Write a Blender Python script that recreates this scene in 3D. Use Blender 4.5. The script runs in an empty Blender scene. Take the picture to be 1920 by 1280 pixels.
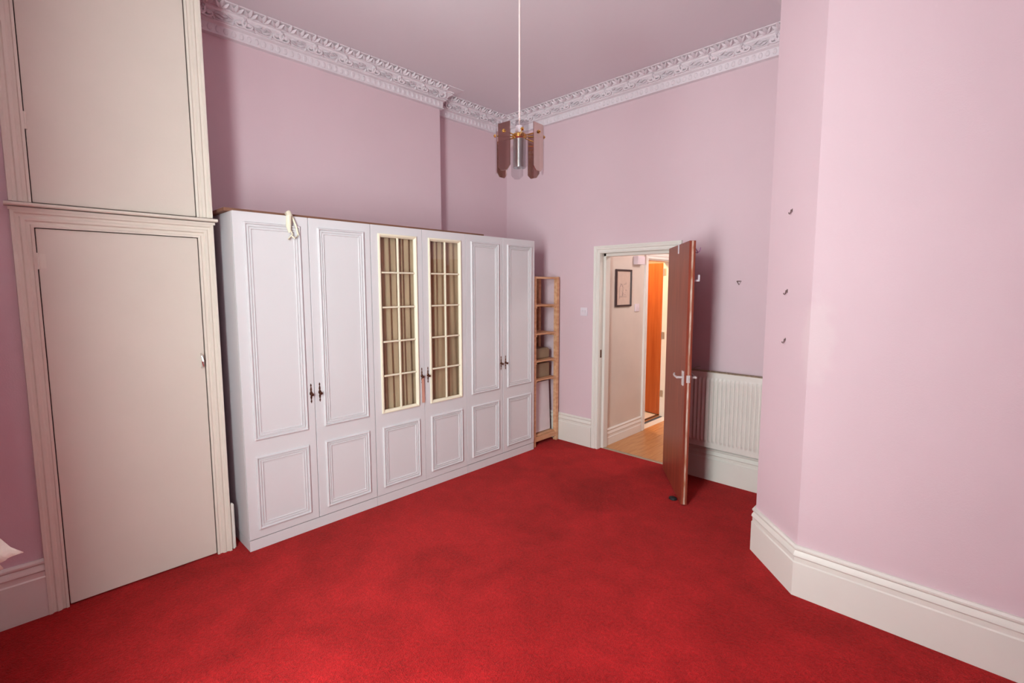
import bpy, bmesh, math, random
from mathutils import Vector, Matrix
random.seed(7)
S = bpy.context.scene
COL = S.collection
R = math.radians

# ------------------------------------------------------------------ camera
cam_d = bpy.data.cameras.new('camera')
cam_d.sensor_width = 36.0
cam_d.lens = 909.19 / 1920 * 36.0
cam_d.shift_x = 0.0002
cam_d.shift_y = -13.42 / 1920
cam_d.clip_start = 0.02
cam = bpy.data.objects.new('camera', cam_d)
COL.objects.link(cam)
cam.location = (0, 0, 1.667)
cam.rotation_euler = (R(90 - 5.585), R(0.05), R(43.863))
S.camera = cam

# ------------------------------------------------------------------ world + daylight
W = bpy.data.worlds.new('sky'); S.world = W
W.use_nodes = True
bg = W.node_tree.nodes['Background']
bg.inputs[0].default_value = (0.80, 0.88, 1.0, 1)
bg.inputs[1].default_value = 1.0
S.view_settings.view_transform = 'Standard'
S.view_settings.look = 'None'
S.view_settings.gamma = 1.0
S.view_settings.use_curve_mapping = False
S.view_settings.exposure = 0.0

def area(name, loc, rot, sx, sy, power, col):
    l = bpy.data.lights.new(name, 'AREA'); l.shape = 'RECTANGLE'
    l.size = sx; l.size_y = sy; l.energy = power; l.color = col
    o = bpy.data.objects.new(name, l); COL.objects.link(o)
    o.location = loc; o.rotation_euler = rot
    return o
# overcast daylight entering through the tall window behind the camera
WA, WC, WHW, WZ0, WZ1 = R(41), (-1.05, -0.54), 0.44, 0.62, 3.05     # unseen window, turned to balance the light: turn, centre, half width, sill, head
wdir = Vector((math.cos(WA), math.sin(WA))); wout = Vector((math.sin(WA), -math.cos(WA)))
wc_ = Vector(WC) + wout*0.16
area('window_daylight', (wc_.x, wc_.y, (WZ0+WZ1)/2), (R(90), 0, WA), 2*WHW+0.04, WZ1-WZ0+0.04, 318, (0.81, 0.985, 1.0))

# ------------------------------------------------------------------ materials
def lin(c):
    return tuple(((v/255)/12.92 if v/255 <= 0.04045 else ((v/255+0.055)/1.055)**2.4) for v in c) + (1,)
MATS = {}
def mat(name, rgb, rough=0.5, metal=0.0, var=0.0, vscale=6.0, bump=0.0, bscale=200.0, spec=0.5, rgb2=None, stretch=None, detail=4.0):
    m = bpy.data.materials.new(name); m.use_nodes = True
    nt = m.node_tree; b = nt.nodes['Principled BSDF']
    b.inputs['Roughness'].default_value = rough
    b.inputs['Metallic'].default_value = metal
    b.inputs['Specular IOR Level'].default_value = spec
    c = lin(rgb)
    b.inputs['Base Color'].default_value = c
    tc = nt.nodes.new('ShaderNodeTexCoord')
    src = tc.outputs['Object']
    if stretch:
        mp = nt.nodes.new('ShaderNodeMapping'); mp.inputs['Scale'].default_value = stretch
        nt.links.new(src, mp.inputs['Vector']); src = mp.outputs['Vector']
    if var > 0 or rgb2:
        n = nt.nodes.new('ShaderNodeTexNoise'); n.inputs['Scale'].default_value = vscale
        n.inputs['Detail'].default_value = detail
        nt.links.new(src, n.inputs['Vector'])
        rp = nt.nodes.new('ShaderNodeValToRGB')
        c2 = lin(rgb2) if rgb2 else tuple(v*(1-var) for v in c[:3]) + (1,)
        rp.color_ramp.elements[0].position = 0.35; rp.color_ramp.elements[0].color = c2
        rp.color_ramp.elements[1].position = 0.65; rp.color_ramp.elements[1].color = c
        nt.links.new(n.outputs['Fac'], rp.inputs['Fac'])
        nt.links.new(rp.outputs['Color'], b.inputs['Base Color'])
    if bump > 0:
        n2 = nt.nodes.new('ShaderNodeTexNoise'); n2.inputs['Scale'].default_value = bscale
        n2.inputs['Detail'].default_value = 3
        nt.links.new(src, n2.inputs['Vector'])
        bp = nt.nodes.new('ShaderNodeBump'); bp.inputs['Strength'].default_value = bump
        bp.inputs['Distance'].default_value = 0.002
        nt.links.new(n2.outputs['Fac'], bp.inputs['Height'])
        nt.links.new(bp.outputs['Normal'], b.inputs['Normal'])
    MATS[name] = m
    return m

mat('pink_wall', (221, 192, 200), 0.75, var=0.03, vscale=1.5, bump=0.25, bscale=160, spec=0.3)
mat('ceiling_paint', (226, 212, 219), 0.85, var=0.02, vscale=1.0, bump=0.15, bscale=120, spec=0.2)
mat('plaster', (232, 218, 224), 0.7, var=0.06, vscale=9, bump=0.3, bscale=90, spec=0.3)
mat('cream_gloss', (230, 222, 215), 0.42, var=0.03, vscale=3, bump=0.1, bscale=60, spec=0.4)
mat('cream_door', (220, 207, 196), 0.55, var=0.03, vscale=2.5, bump=0.12, bscale=90, spec=0.3)
mat('cream_casing', (226, 214, 202), 0.5, var=0.03, vscale=4, bump=0.1, bscale=70, spec=0.35)
mat('white_vinyl', (217, 211, 214), 0.45, var=0.012, vscale=3, bump=0.05, bscale=300, spec=0.35)
mat('cream_moulding', (240, 228, 205), 0.45, var=0.02, vscale=8, spec=0.4)
mat('bronze', (120, 78, 62), 0.35, metal=0.85, var=0.5, vscale=120)
mat('gold', (224, 178, 96), 0.2, metal=1.0)
mat('steel', (200, 196, 194), 0.3, metal=0.9)
mat('hook_metal', (132, 110, 108), 0.45, metal=0.6)
mat('chrome', (220, 216, 214), 0.15, metal=1.0)
mat('silver_alu', (214, 204, 204), 0.42, metal=0.25)
mat('pine', (226, 176, 138), 0.55, rgb2=(206, 146, 108), vscale=3.2, stretch=(9, 1.5, 9), bump=0.1, bscale=40)
mat('cardboard', (150, 124, 100), 0.85, var=0.1, vscale=12)
mat('hardboard', (138, 92, 72), 0.8, var=0.15, vscale=8)
mat('white_board', (226, 214, 218), 0.5, var=0.02, vscale=4)
mat('curtain_beige', (206, 178, 150), 0.9, var=0.22, vscale=12, stretch=(1, 1, .15), bump=0.2, bscale=500)
mat('white_cloth', (236, 230, 218), 0.85, var=0.03, vscale=10, bump=0.25, bscale=400)
mat('mahogany', (152, 68, 48), 0.38, rgb2=(124, 50, 36), vscale=2.6, stretch=(14, 14, 0.8), bump=0.06, bscale=60, spec=0.45)
mat('orange_wood', (192, 104, 56), 0.38, rgb2=(174, 86, 44), vscale=2.2, stretch=(14, 14, 0.7), spec=0.4)
mat('worn_edge', (214, 190, 176), 0.6, rgb2=(168, 104, 74), vscale=30, stretch=(1, 1, .25))
mat('radiator_enamel', (228, 218, 212), 0.4, var=0.02, vscale=4, spec=0.4)
mat('rust_grille', (176, 152, 128), 0.6, var=0.35, vscale=40)
mat('white_plastic', (228, 214, 222), 0.4)
mat('lilac_plastic', (176, 120, 168), 0.4)
mat('black_rubber', (22, 22, 26), 0.6)
mat('hall_wall', (222, 208, 198), 0.35, var=0.06, vscale=3, bump=0.1, bscale=40, spec=0.5)
mat('hall_trim', (236, 228, 222), 0.4)
mat('laminate', (206, 150, 98), 0.35, rgb2=(186, 126, 78), vscale=3, stretch=(16, 1.3, 1), spec=0.5)
mat('bath_floor', (226, 226, 228), 0.35)
mat('strip_metal', (176, 160, 140), 0.4, metal=0.5)
mat('dark_strip', (70, 84, 100), 0.6)
mat('brown_strip', (84, 54, 36), 0.6)
mat('frame_dark', (62, 38, 40), 0.45)
mat('paper', (216, 190, 176), 0.6, var=0.06, vscale=20)
mat('ink', (120, 98, 100), 0.8)
mat('pink_tag', (206, 148, 132), 0.6)
mat('cord_white', (208, 178, 176), 0.5)
mat('white_frame', (238, 236, 230), 0.4)
mat('dark_gap', (120, 96, 90), 0.9)

def glass_mat(name, tint, gloss, fac, rough=0.02):
    m = bpy.data.materials.new(name); m.use_nodes = True
    nt = m.node_tree; nt.nodes.clear()
    out = nt.nodes.new('ShaderNodeOutputMaterial')
    t = nt.nodes.new('ShaderNodeBsdfTransparent'); t.inputs[0].default_value = tint
    g = nt.nodes.new('ShaderNodeBsdfGlossy'); g.inputs['Color'].default_value = gloss
    g.inputs['Roughness'].default_value = rough
    mx = nt.nodes.new('ShaderNodeMixShader'); mx.inputs[0].default_value = fac
    nt.links.new(t.outputs[0], mx.inputs[1]); nt.links.new(g.outputs[0], mx.inputs[2])
    nt.links.new(mx.outputs[0], out.inputs[0])
    MATS[name] = m
glass_mat('pane_glass', (0.93, 0.92, 0.90, 1), (1, 1, 1, 1), 0.05)
glass_mat('lamp_clear', (0.93, 0.92, 0.93, 1), (1, 1, 1, 1), 0.14, 0.12)
glass_mat('lamp_smoked', (0.58, 0.45, 0.40, 1), (0.95, 0.86, 0.80, 1), 0.45, 0.05)
glass_mat('lamp_etched', (0.80, 0.80, 0.82, 1), (1, 1, 1, 1), 0.30, 0.35)

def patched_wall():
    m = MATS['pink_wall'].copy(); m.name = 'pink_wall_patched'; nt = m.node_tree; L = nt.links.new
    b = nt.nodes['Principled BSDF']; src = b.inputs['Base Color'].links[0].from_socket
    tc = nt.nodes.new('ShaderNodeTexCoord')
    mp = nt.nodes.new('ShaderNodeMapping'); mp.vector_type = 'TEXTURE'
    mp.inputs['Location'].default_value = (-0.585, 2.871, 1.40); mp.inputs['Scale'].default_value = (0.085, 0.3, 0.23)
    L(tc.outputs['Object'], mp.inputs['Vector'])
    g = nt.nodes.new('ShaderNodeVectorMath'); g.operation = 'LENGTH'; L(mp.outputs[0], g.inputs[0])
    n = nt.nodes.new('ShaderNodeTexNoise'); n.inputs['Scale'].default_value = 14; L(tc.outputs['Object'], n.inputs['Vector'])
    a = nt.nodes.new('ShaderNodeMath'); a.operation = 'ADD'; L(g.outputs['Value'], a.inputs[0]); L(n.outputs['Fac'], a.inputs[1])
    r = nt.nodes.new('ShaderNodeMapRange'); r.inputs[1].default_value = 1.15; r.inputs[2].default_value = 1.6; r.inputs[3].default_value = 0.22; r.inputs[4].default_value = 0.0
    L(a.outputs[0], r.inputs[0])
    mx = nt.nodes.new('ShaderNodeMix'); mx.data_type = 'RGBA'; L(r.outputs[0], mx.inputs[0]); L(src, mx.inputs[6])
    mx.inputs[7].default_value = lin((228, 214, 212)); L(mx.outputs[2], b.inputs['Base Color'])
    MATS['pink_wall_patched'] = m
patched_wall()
def emit_mat(name, col, strength):
    m = bpy.data.materials.new(name); m.use_nodes = True
    b = m.node_tree.nodes['Principled BSDF']
    b.inputs['Emission Color'].default_value = col
    b.inputs['Emission Strength'].default_value = strength
    MATS[name] = m
emit_mat('warm_bulb', (1.0, 0.62, 0.25, 1), 6.0)

def carpet_material():
    m = bpy.data.materials.new('carpet_red'); m.use_nodes = True
    nt = m.node_tree; b = nt.nodes['Principled BSDF']; L = nt.links.new
    b.inputs['Roughness'].default_value = 0.95
    b.inputs['Specular IOR Level'].default_value = 0.12
    b.inputs['Sheen Weight'].default_value = 0.12
    b.inputs['Sheen Roughness'].default_value = 0.5
    b.inputs['Sheen Tint'].default_value = (1, 0.4, 0.35, 1)
    tc = nt.nodes.new('ShaderNodeTexCoord')
    def noise(sc, det, dist=0.0):
        n = nt.nodes.new('ShaderNodeTexNoise'); n.inputs['Scale'].default_value = sc
        n.inputs['Detail'].default_value = det; n.inputs['Distortion'].default_value = dist
        L(tc.outputs['Object'], n.inputs['Vector']); return n
    big = noise(1.7, 5, 0.6); mid = noise(9, 4); fine = noise(170, 2); tuft = noise(60, 3)
    r1 = nt.nodes.new('ShaderNodeValToRGB')
    r1.color_ramp.elements[0].position = 0.33; r1.color_ramp.elements[0].color = lin((154, 17, 20))
    r1.color_ramp.elements[1].position = 0.60; r1.color_ramp.elements[1].color = lin((178, 26, 30))
    L(big.outputs['Fac'], r1.inputs['Fac'])  # broad darker and lighter patches paint the shading of the pile
    def mul(a, n, lo, hi):
        mr = nt.nodes.new('ShaderNodeMapRange'); mr.inputs[1].default_value = 0.3; mr.inputs[2].default_value = 0.7
        mr.inputs[3].default_value = lo; mr.inputs[4].default_value = hi
        L(n.outputs['Fac'], mr.inputs[0])
        mx = nt.nodes.new('ShaderNodeMix'); mx.data_type = 'RGBA'; mx.blend_type = 'MULTIPLY'
        mx.inputs[0].default_value = 1.0
        L(a, mx.inputs[6]); L(mr.outputs[0], mx.inputs[7]); return mx.outputs[2]
    c = mul(r1.outputs['Color'], mid, 0.86, 1.08)
    c = mul(c, tuft, 0.80, 1.15)
    c = mul(c, fine, 0.80, 1.2)
    L(c, b.inputs['Base Color'])
    ad = nt.nodes.new('ShaderNodeMath'); ad.operation = 'ADD'
    L(fine.outputs['Fac'], ad.inputs[0]); L(tuft.outputs['Fac'], ad.inputs[1])
    bp = nt.nodes.new('ShaderNodeBump'); bp.inputs['Strength'].default_value = 0.8
    bp.inputs['Distance'].default_value = 0.008
    L(ad.outputs[0], bp.inputs['Height']); L(bp.outputs['Normal'], b.inputs['Normal'])
    MATS['carpet_red'] = m
carpet_material()

# ------------------------------------------------------------------ mesh helpers
class MB:
    def __init__(s): s.v = []; s.f = []
    def add(s, vs, fs):
        o = len(s.v); s.v += [tuple(v) for v in vs]; s.f += [tuple(i + o for i in f) for f in fs]; return s
    def box(s, x0, x1, y0, y1, z0, z1):
        return s.add([(x0,y0,z0),(x1,y0,z0),(x1,y1,z0),(x0,y1,z0),(x0,y0,z1),(x1,y0,z1),(x1,y1,z1),(x0,y1,z1)],
              [(0,3,2,1),(4,5,6,7),(0,1,5,4),(1,2,6,5),(2,3,7,6),(3,0,4,7)])
    def obox(s, c, ax, ay, az):
        # oriented box: centre, half-axis vectors
        c = Vector(c); ax = Vector(ax); ay = Vector(ay); az = Vector(az); vs = []
        for k in (-1, 1):
            for (i, j) in ((-1,-1),(1,-1),(1,1),(-1,1)): vs.append(c + ax*i + ay*j + az*k)
        return s.add(vs, [(0,3,2,1),(4,5,6,7),(0,1,5,4),(1,2,6,5),(2,3,7,6),(3,0,4,7)])
    def prism(s, poly, mp, h0, h1):
        n = len(poly)
        vs = [mp(p, h0) for p in poly] + [mp(p, h1) for p in poly]
        fs = [tuple(range(n))[::-1], tuple(range(n, 2*n))] + [(i, (i+1) % n, n + (i+1) % n, n + i) for i in range(n)]
        return s.add(vs, fs)
    def tube(s, pts, r, n=8, caps=True):
        pts = [Vector(p) for p in pts]; m = len(pts)
        rs = r if isinstance(r, (list, tuple)) else [r]*m
        vs = []; ref = Vector((0.13, 0.31, 0.94))
        for i, p in enumerate(pts):
            t = (pts[min(i+1, m-1)] - pts[max(i-1, 0)]).normalized()
            a = t.cross(ref)
            if a.length < 1e-3: a = t.cross(Vector((1, 0, 0)))
            a.normalize(); b = t.cross(a)
            for k in range(n):
                q = 2*math.pi*k/n; vs.append(p + (a*math.cos(q) + b*math.sin(q))*rs[i])
        fs = []
        for i in range(m-1):
            for k in range(n):
                fs.append((i*n+k, i*n+(k+1) % n, (i+1)*n+(k+1) % n, (i+1)*n+k))
        if caps: fs.append(tuple(range(n))[::-1]); fs.append(tuple((m-1)*n+k for k in range(n)))
        return s.add(vs, fs)
    def lathe(s, prof, c=(0,0,0), n=16, sx=1.0, sy=1.0, axis='z'):
        vs = []; m = len(prof)
        for (r, h) in prof:
            for k in range(n):
                q = 2*math.pi*k/n
                a, b = r*math.cos(q)*sx, r*math.sin(q)*sy
                p = (a, b, h) if axis == 'z' else ((h, a, b) if axis == 'x' else (a, h, b))
                vs.append((c[0]+p[0], c[1]+p[1], c[2]+p[2]))
        fs = []
        for i in range(m-1):
            for k in range(n): fs.append((i*n+k, i*n+(k+1) % n, (i+1)*n+(k+1) % n, (i+1)*n+k))
        fs.append(tuple(range(n))[::-1]); fs.append(tuple((m-1)*n+k for k in range(n)))
        return s.add(vs, fs)
    def sweep(s, path, prof, mp, closed=False, solid=False):
        """2-D path, profile of (offset to the left, height); mp(p2d, h) -> xyz; mitred corners"""
        P = [Vector(p) for p in path]; n = len(P); m = len(prof); vs = []
        def nor(a, b):
            d = (b - a).normalized(); return Vector((-d.y, d.x))
        for i in range(n):
            if closed or 0 < i < n-1:
                n1 = nor(P[i-1], P[i]); n2 = nor(P[i], P[(i+1) % n])
                mi = (n1 + n2); mi = mi / max(1e-6, 1 + n1.dot(n2))
            elif i == 0: mi = nor(P[0], P[1])
            else: mi = nor(P[-2], P[-1])
            for (u, h) in prof: vs.append(mp(P[i] + mi*u, h))
        fs = []
        rng = n if closed else n-1
        for i in range(rng):
            j = (i+1) % n
            for k in range(m if solid else m-1):
                k2 = (k+1) % m
                fs.append((i*m+k, j*m+k, j*m+k2, i*m+k2))
        if not closed:
            fs.append(tuple(range(m))); fs.append(tuple((n-1)*m+k for k in range(m))[::-1])
        return s.add(vs, fs)
    def mesh(s, name, material, smooth=False, bevel=0.0):
        me = bpy.data.meshes.new(name); me.from_pydata(s.v, [], s.f)
        bm = bmesh.new(); bm.from_mesh(me)
        bmesh.ops.recalc_face_normals(bm, faces=bm.faces)
        if bevel > 0:
            bmesh.ops.bevel(bm, geom=[e for e in bm.edges if len(e.link_faces) == 2 and e.calc_face_angle(0) > 0.6],
                            offset=bevel, segments=2, affect='EDGES', clamp_overlap=True)
        bm.to_mesh(me); bm.free()
        me.materials.append(MATS[material])
        if smooth:
            for p in me.polygons: p.use_smooth = True
            me.set_sharp_from_angle(angle=R(35))
        return me
    def build(s, name, material, parent=None, loc=(0,0,0), smooth=False, bevel=0.0):
        o = bpy.data.objects.new(name, s.mesh(name, material, smooth, bevel))
        COL.objects.link(o); o.location = loc
        if parent: o.parent = parent
        return o

def tag(o, label, cat, group=None, kind=None):
    o['label'] = label; o['category'] = cat
    if group: o['group'] = group
    if kind: o['kind'] = kind
    return o
def empty(name, loc, rz=0.0, parent=None):
    o = bpy.data.objects.new(name, None); COL.objects.link(o)
    o.location = loc; o.rotation_euler = (0, 0, rz); o.empty_display_size = 0.1
    if parent: o.parent = parent
    return o
def share(name, me, parent, loc=(0,0,0), mtx=None):
    o = bpy.data.objects.new(name, me); COL.objects.link(o)
    if parent: o.parent = parent
    if mtx is not None: o.matrix_local = mtx
    else: o.location = loc
    return o
XY = lambda p, h: (p[0], p[1], h)

# ------------------------------------------------------------------ key dimensions (metres)
YB = 4.13          # wall with the room door
XW = -3.21         # wardrobe front
XL = -3.345        # wall beside the cupboard
XBR = -3.882       # chimney breast
XA = -4.05         # alcove
ZC = 3.55          # ceiling
PX, PY, QX, QY = -0.926, 3.187, -0.621, 2.871   # bevelled corner of the projecting wall
YS = 3.035         # step between breast and alcove
YWIN = -0.28       # window wall

# ------------------------------------------------------------------ room shell
f = MB().prism([(-4.2, -1.0), (2.4, -1.0), (2.4, YB), (-1.97, YB), (-1.97, 4.20), (-2.74, 4.20), (-2.74, YB), (-4.2, YB)], XY, -0.05, 0.0)
tag(f.build('floor', 'carpet_red'), 'red fitted carpet covering the whole bedroom floor, pile shading put into its colour', 'carpet', kind='structure')
tag(MB().box(-4.3, 2.4, -1.1, 4.3, ZC, ZC+0.1).build('ceiling', 'ceiling_paint'), 'high pale ceiling inside the ornate cornice', 'ceiling', kind='structure')

# left wall with the cupboard opening
w = MB()
w.box(XL-0.12, XL, YWIN-0.1, 0.112, 0, ZC); w.box(XL-0.12, XL, 0.813, 0.894, 0, ZC); w.box(XL-0.12, XL, 0.112, 0.813, 3.32, ZC)
w.box(XBR-0.1, XL-0.12, 0.854, 0.894, 0, ZC)
tag(w.build('wall_left', 'pink_wall'), 'shaded pink wall beside the built-in cupboard at far left', 'wall', kind='structure')
cv = MB().box(XL-0.5, XL-0.46, 0.0, 0.854, 0, ZC).box(XL-0.46, XL-0.12, 0.02, 0.05, 0, ZC).box(XL-0.46, XL-0.12, 0.822, 0.853, 0, ZC)
tag(cv.build('wall_cupboard_back', 'dark_gap'), 'dark inside of the built-in cupboard', 'wall', kind='structure')
w = MB(); w.box(XBR-0.1, XBR, 0.894, YS, 0, ZC)
tag(w.build('wall_chimney_breast', 'pink_wall'), 'pink chimney breast above the wardrobes', 'wall', kind='structure')
w = MB(); w.box(XA-0.1, XA, YS-0.1, YB+0.1, 0, ZC); w.box(XA, XBR-0.1, YS-0.1, YS, 0, ZC)
tag(w.build('wall_alcove', 'pink_wall'), 'pink alcove wall set back right of the chimney breast', 'wall', kind='structure')
# back wall with door opening
DX0, DX1, DZ = -2.745, -1.965, 2.005
w = MB()
w.box(XA, DX0, YB, YB+0.13, 0, ZC); w.box(DX1, PX+0.1, YB, YB+0.13, 0, ZC); w.box(DX0, DX1, YB, YB+0.13, DZ, ZC)
tag(w.build('wall_back', 'pink_wall'), 'pink wall with the doorway and the radiator', 'wall', kind='structure')
# projecting wall with bevelled corner
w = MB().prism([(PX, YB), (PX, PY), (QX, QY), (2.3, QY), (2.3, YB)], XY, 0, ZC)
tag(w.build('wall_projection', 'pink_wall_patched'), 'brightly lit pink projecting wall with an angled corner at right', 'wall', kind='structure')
tag(MB().box(2.2, 2.3, -0.3, QY, 0, ZC).build('wall_right', 'pink_wall'), 'pink wall outside the frame at right', 'wall', kind='structure')
# unseen window wall behind the camera; its slant and recess are shaped to steer the light
wa_ = Vector(WC) - wdir*WHW; wb_ = Vector(WC) + wdir*WHW
w = MB()
LC = -1.55  # left jamb placed to shade the cupboard and the wall beside it
w.box(XL-0.12, LC, -1.0, YWIN, 0, ZC); w.prism([(LC, YWIN), tuple(wa_), (wa_.x, -1.0), (LC, -1.0)], XY, 0, ZC); w.box(wb_.x, 2.3, -0.6, YWIN, 0, ZC)
pa, pb = wa_ + wout*0.12, wb_ + wout*0.12
for (z0, z1) in ((0, WZ0), (WZ1, ZC)):
    w.prism([tuple(wa_), tuple(wb_), tuple(pb), tuple(pa)], XY, z0, z1)
w.prism([tuple(wb_), (wb_.x, YWIN), (wb_.x-0.005, YWIN)], XY, 0, ZC)
tag(w.build('wall_window', 'pink_wall'), 'unseen pink window wall behind the camera, its recess shaped for the light', 'wall', kind='structure')
win = tag(empty('window_1', (WC[0], WC[1], WZ0), WA), 'tall white sash window behind the camera', 'window', kind='structure')
hw = WHW; hh = WZ1-WZ0
fr = MB()
fr.box(-hw, -hw+0.06, -0.10, -0.02, 0, hh).box(hw-0.06, hw, -0.10, -0.02, 0, hh).box(-hw+0.06, hw-0.06, -0.10, -0.02, 0, 0.06).box(-hw+0.06, hw-0.06, -0.10, -0.02, hh-0.06, hh)
fr.box(-hw+0.06, hw-0.06, -0.09, -0.03, hh/2-0.03, hh/2+0.03)
fr.build('window_frame', 'white_frame', win)
for k in range(2):
    MB().box(-hw+0.06, hw-0.06, -0.064, -0.058, 0.06+k*(hh/2-0.03), hh/2-0.03+k*(hh/2-0.03)).build('pane', 'pane_glass', win)
MB().box(-hw+0.001, hw-0.001, -0.02, 0.06, 0.0, 0.025).build('window_sill', 'white_frame', win)

# ------------------------------------------------------------------ skirting boards
def skirt_prof(h, t=0.022):
    return [(0, h), (t*.5, h), (t*.9, h-0.010), (t*.9, h-0.018), (t*.55, h-0.028), (t*.95, h-0.044), (t*1.05, h-0.056), (t*.75, h-0.064),
            (t*.75, h-0.088), (t*1.0, h-0.094), (t, 0.0), (0, 0.0)]
def skirting(name, path, h, label):
    o = MB().sweep(path, skirt_prof(h), XY).build(name, 'cream_gloss', smooth=True)
    return tag(o, label, 'skirting', kind='structure')
# the left-hand normal must point into the room
skirting('baseboard_right', [(2.2, QY), (QX, QY), (PX, PY), (PX, YB-0.03)], 0.280, 'deep cream skirting around the angled projecting wall')
skirting('baseboard_back', [(-2.815, YB), (-4.02, YB)], 0.300, 'cream skirting between the shelf unit and the door casing')
skirting('baseboard_radiator', [(PX-0.022, YB), (-1.888, YB)], 0.285, 'cream skirting below the radiator')
skirting('baseboard_left', [(XL, 0.043), (XL, YWIN)], 0.298, 'shaded cream skirting left of the built-in cupboard')

# ------------------------------------------------------------------ cornice with plaster enrichment
cprof = [(0.165, 0.0), (0.165, -0.006), (0.102, -0.020), (0.100, -0.030), (0.092, -0.032), (0.088, -0.044), (0.066, -0.058), (0.050, -0.076),
         (0.056, -0.080), (0.056, -0.087), (0.046, -0.090), (0.046, -0.097), (0.034, -0.104), (0.024, -0.108), (0.022, -0.162), (0.030, -0.165), (0.030, -0.172), (0.0, -0.177), (0, 0)]
# ornaments: local frame a = along, u = out from wall, z
def petal_mesh():
    b = MB(); n = 6
    # acanthus tip: three-lobed scallop lying under the ceiling, tip pointing out
    for (ang, ln, wd) in ((0, 1.0, 0.40), (0.55, 0.85, 0.34), (-0.55, 0.85, 0.34)):
        pts = []
        ca, sa = math.cos(ang), math.sin(ang)
        out = []
        for (t, w_, h_) in ((0, .35, .10), (.35, 1.0, .30), (.7, .8, .34), (1.0, .15, .14)):
            for sgn in (-1, 0, 1):
                x = sgn*w_*wd*0.5; y = t*ln; z = -h_*(1.0 if sgn == 0 else 0.45)
                out.append((x*ca + y*sa, -x*sa + y*ca, z))
        fs = []
        for i in range(3):
            for k in range(2): fs.append((i*3+k, i*3+k+1, (i+1)*3+k+1, (i+1)*3+k))
        b.add(out, fs)
    return b
def scroll_mesh():
    b = MB()
    # curled stem with leaf lobes
    pts = []; rs = []
    for i in range(14):
        t = i/13; q = t*4.6
        r = 0.42*(1-t*0.72)
        pts.append((-0.25 + r*math.cos(q+2.4), 0.08+0.10*math.sin(t*3.1), r*math.sin(q+2.4))); rs.append(0.10*(1-t*0.4))
    b.tube(pts, rs, 6)
    b.lathe([(0.02, 0), (0.17, 0.04), (0.18, 0.12), (0.08, 0.2)], (-0.25, 0, 0), 8, axis='y')
    for (cx, cz, an, ln) in ((0.25, 0.18, 0.5, .5), (0.30, -0.15, -0.4, .5), (0.5, 0.05, 0.0, .42), (0.05, -0.33, -1.1, .4), (-0.5, .34, 2.2, .36)):
        ca, sa = math.cos(an), math.sin(an); vs = []
        for (t, w_, h_) in ((-.5, .12, .06), (-.15, .42, .2), (.2, .36, .24), (.5, .06, .08)):
            for sg in (-1, 0, 1):
                x = t*ln; z = sg*w_*ln*.5; vs.append((cx + x*ca - z*sa, h_*(1 if sg == 0 else .35), cz + x*sa + z*ca))
        fs = []
        for i in range(3):
            for k in range(2): fs.append((i*3+k, i*3+k+1, (i+1)*3+k+1, (i+1)*3+k))
        b.add(vs, fs)
    return b
me_leaf = petal_mesh().mesh('plaster_leaf', 'plaster', smooth=True)
me_scroll = scroll_mesh().mesh('plaster_scroll', 'plaster', smooth=True)
me_egg = MB().lathe([(0.05, -0.5), (0.34, -0.38), (0.46, -0.08), (0.42, 0.2), (0.25, 0.42), (0.04, 0.5)], n=8, sy=0.5).mesh('plaster_egg', 'plaster', smooth=True)
def cornice(name, path, label, ends=(0.0, 0.0)):
    o = MB().sweep(path, cprof, XY).build(name, 'plaster', loc=(0, 0, ZC), smooth=True)
    tag(o, label, 'cornice', kind='structure')
    return o
def orn(parent, a, b, s0, s1):
    """ornaments along the wall line a->b (room on the left), from distance s0 to s1"""
    a = Vector((a[0], a[1], 0)); b = Vector((b[0], b[1], 0)); d = (b-a).normalized(); n = Vector((-d.y, d.x, 0))
    up = Vector((0, 0, 1))
    def put(nm, me, s, u, z, sc, tilt=0.0, flip=1):
        p = a + d*s + n*u + up*z
        n2 = (n*math.cos(tilt) + up*math.sin(tilt)); u2 = (up*math.cos(tilt) - n*math.sin(tilt))
        M = Matrix(((d.x*sc[0]*flip, n2.x*sc[1], u2.x*sc[2], p.x), (d.y*sc[0]*flip, n2.y*sc[1], u2.y*sc[2], p.y), (d.z*sc[0], n2.z*sc[1], u2.z*sc[2], p.z), (0, 0, 0, 1)))
        share(nm, me, parent, mtx=M)
    def row(nm, me, step, u, z, sc, tilt=0.0, alt=False):
        k = max(1, round((s1-s0)/step)); st = (s1-s0)/k
        for i in range(k): put(nm, me, s0 + st*(i+.5), u, z, sc, tilt, -1 if (alt and i % 2) else 1)
    row('plaster_leaf', me_leaf, 0.090, 0.092, -0.016, (0.092, 0.088, 0.085), 0.20)
    row('plaster_scroll', me_scroll, 0.125, 0.064, -0.056, (0.118, 0.125, 0.078), -0.80, True)
    row('plaster_egg', me_egg, 0.050, 0.022, -0.135, (0.036, 0.040, 0.044))
pth = [(PX, YB), (XA, YB), (XA, YS), (XBR, YS), (XBR, 0.895)]
c1 = cornice('trim_1', pth, 'ornate plaster cornice with leaf scrolls around the ceiling edge')
orn(c1, pth[0], pth[1], 0.02, 2.97); orn(c1, pth[1], pth[2], 0.17, 1.095-0.165); orn(c1, pth[3], pth[4], 0.0, 2.13)
pth2 = [(2.2, QY), (QX, QY), (PX, PY), (PX, YB-0.17)]
c2 = cornice('trim_2', pth2, 'plaster cornice above the projecting angled wall')

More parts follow.
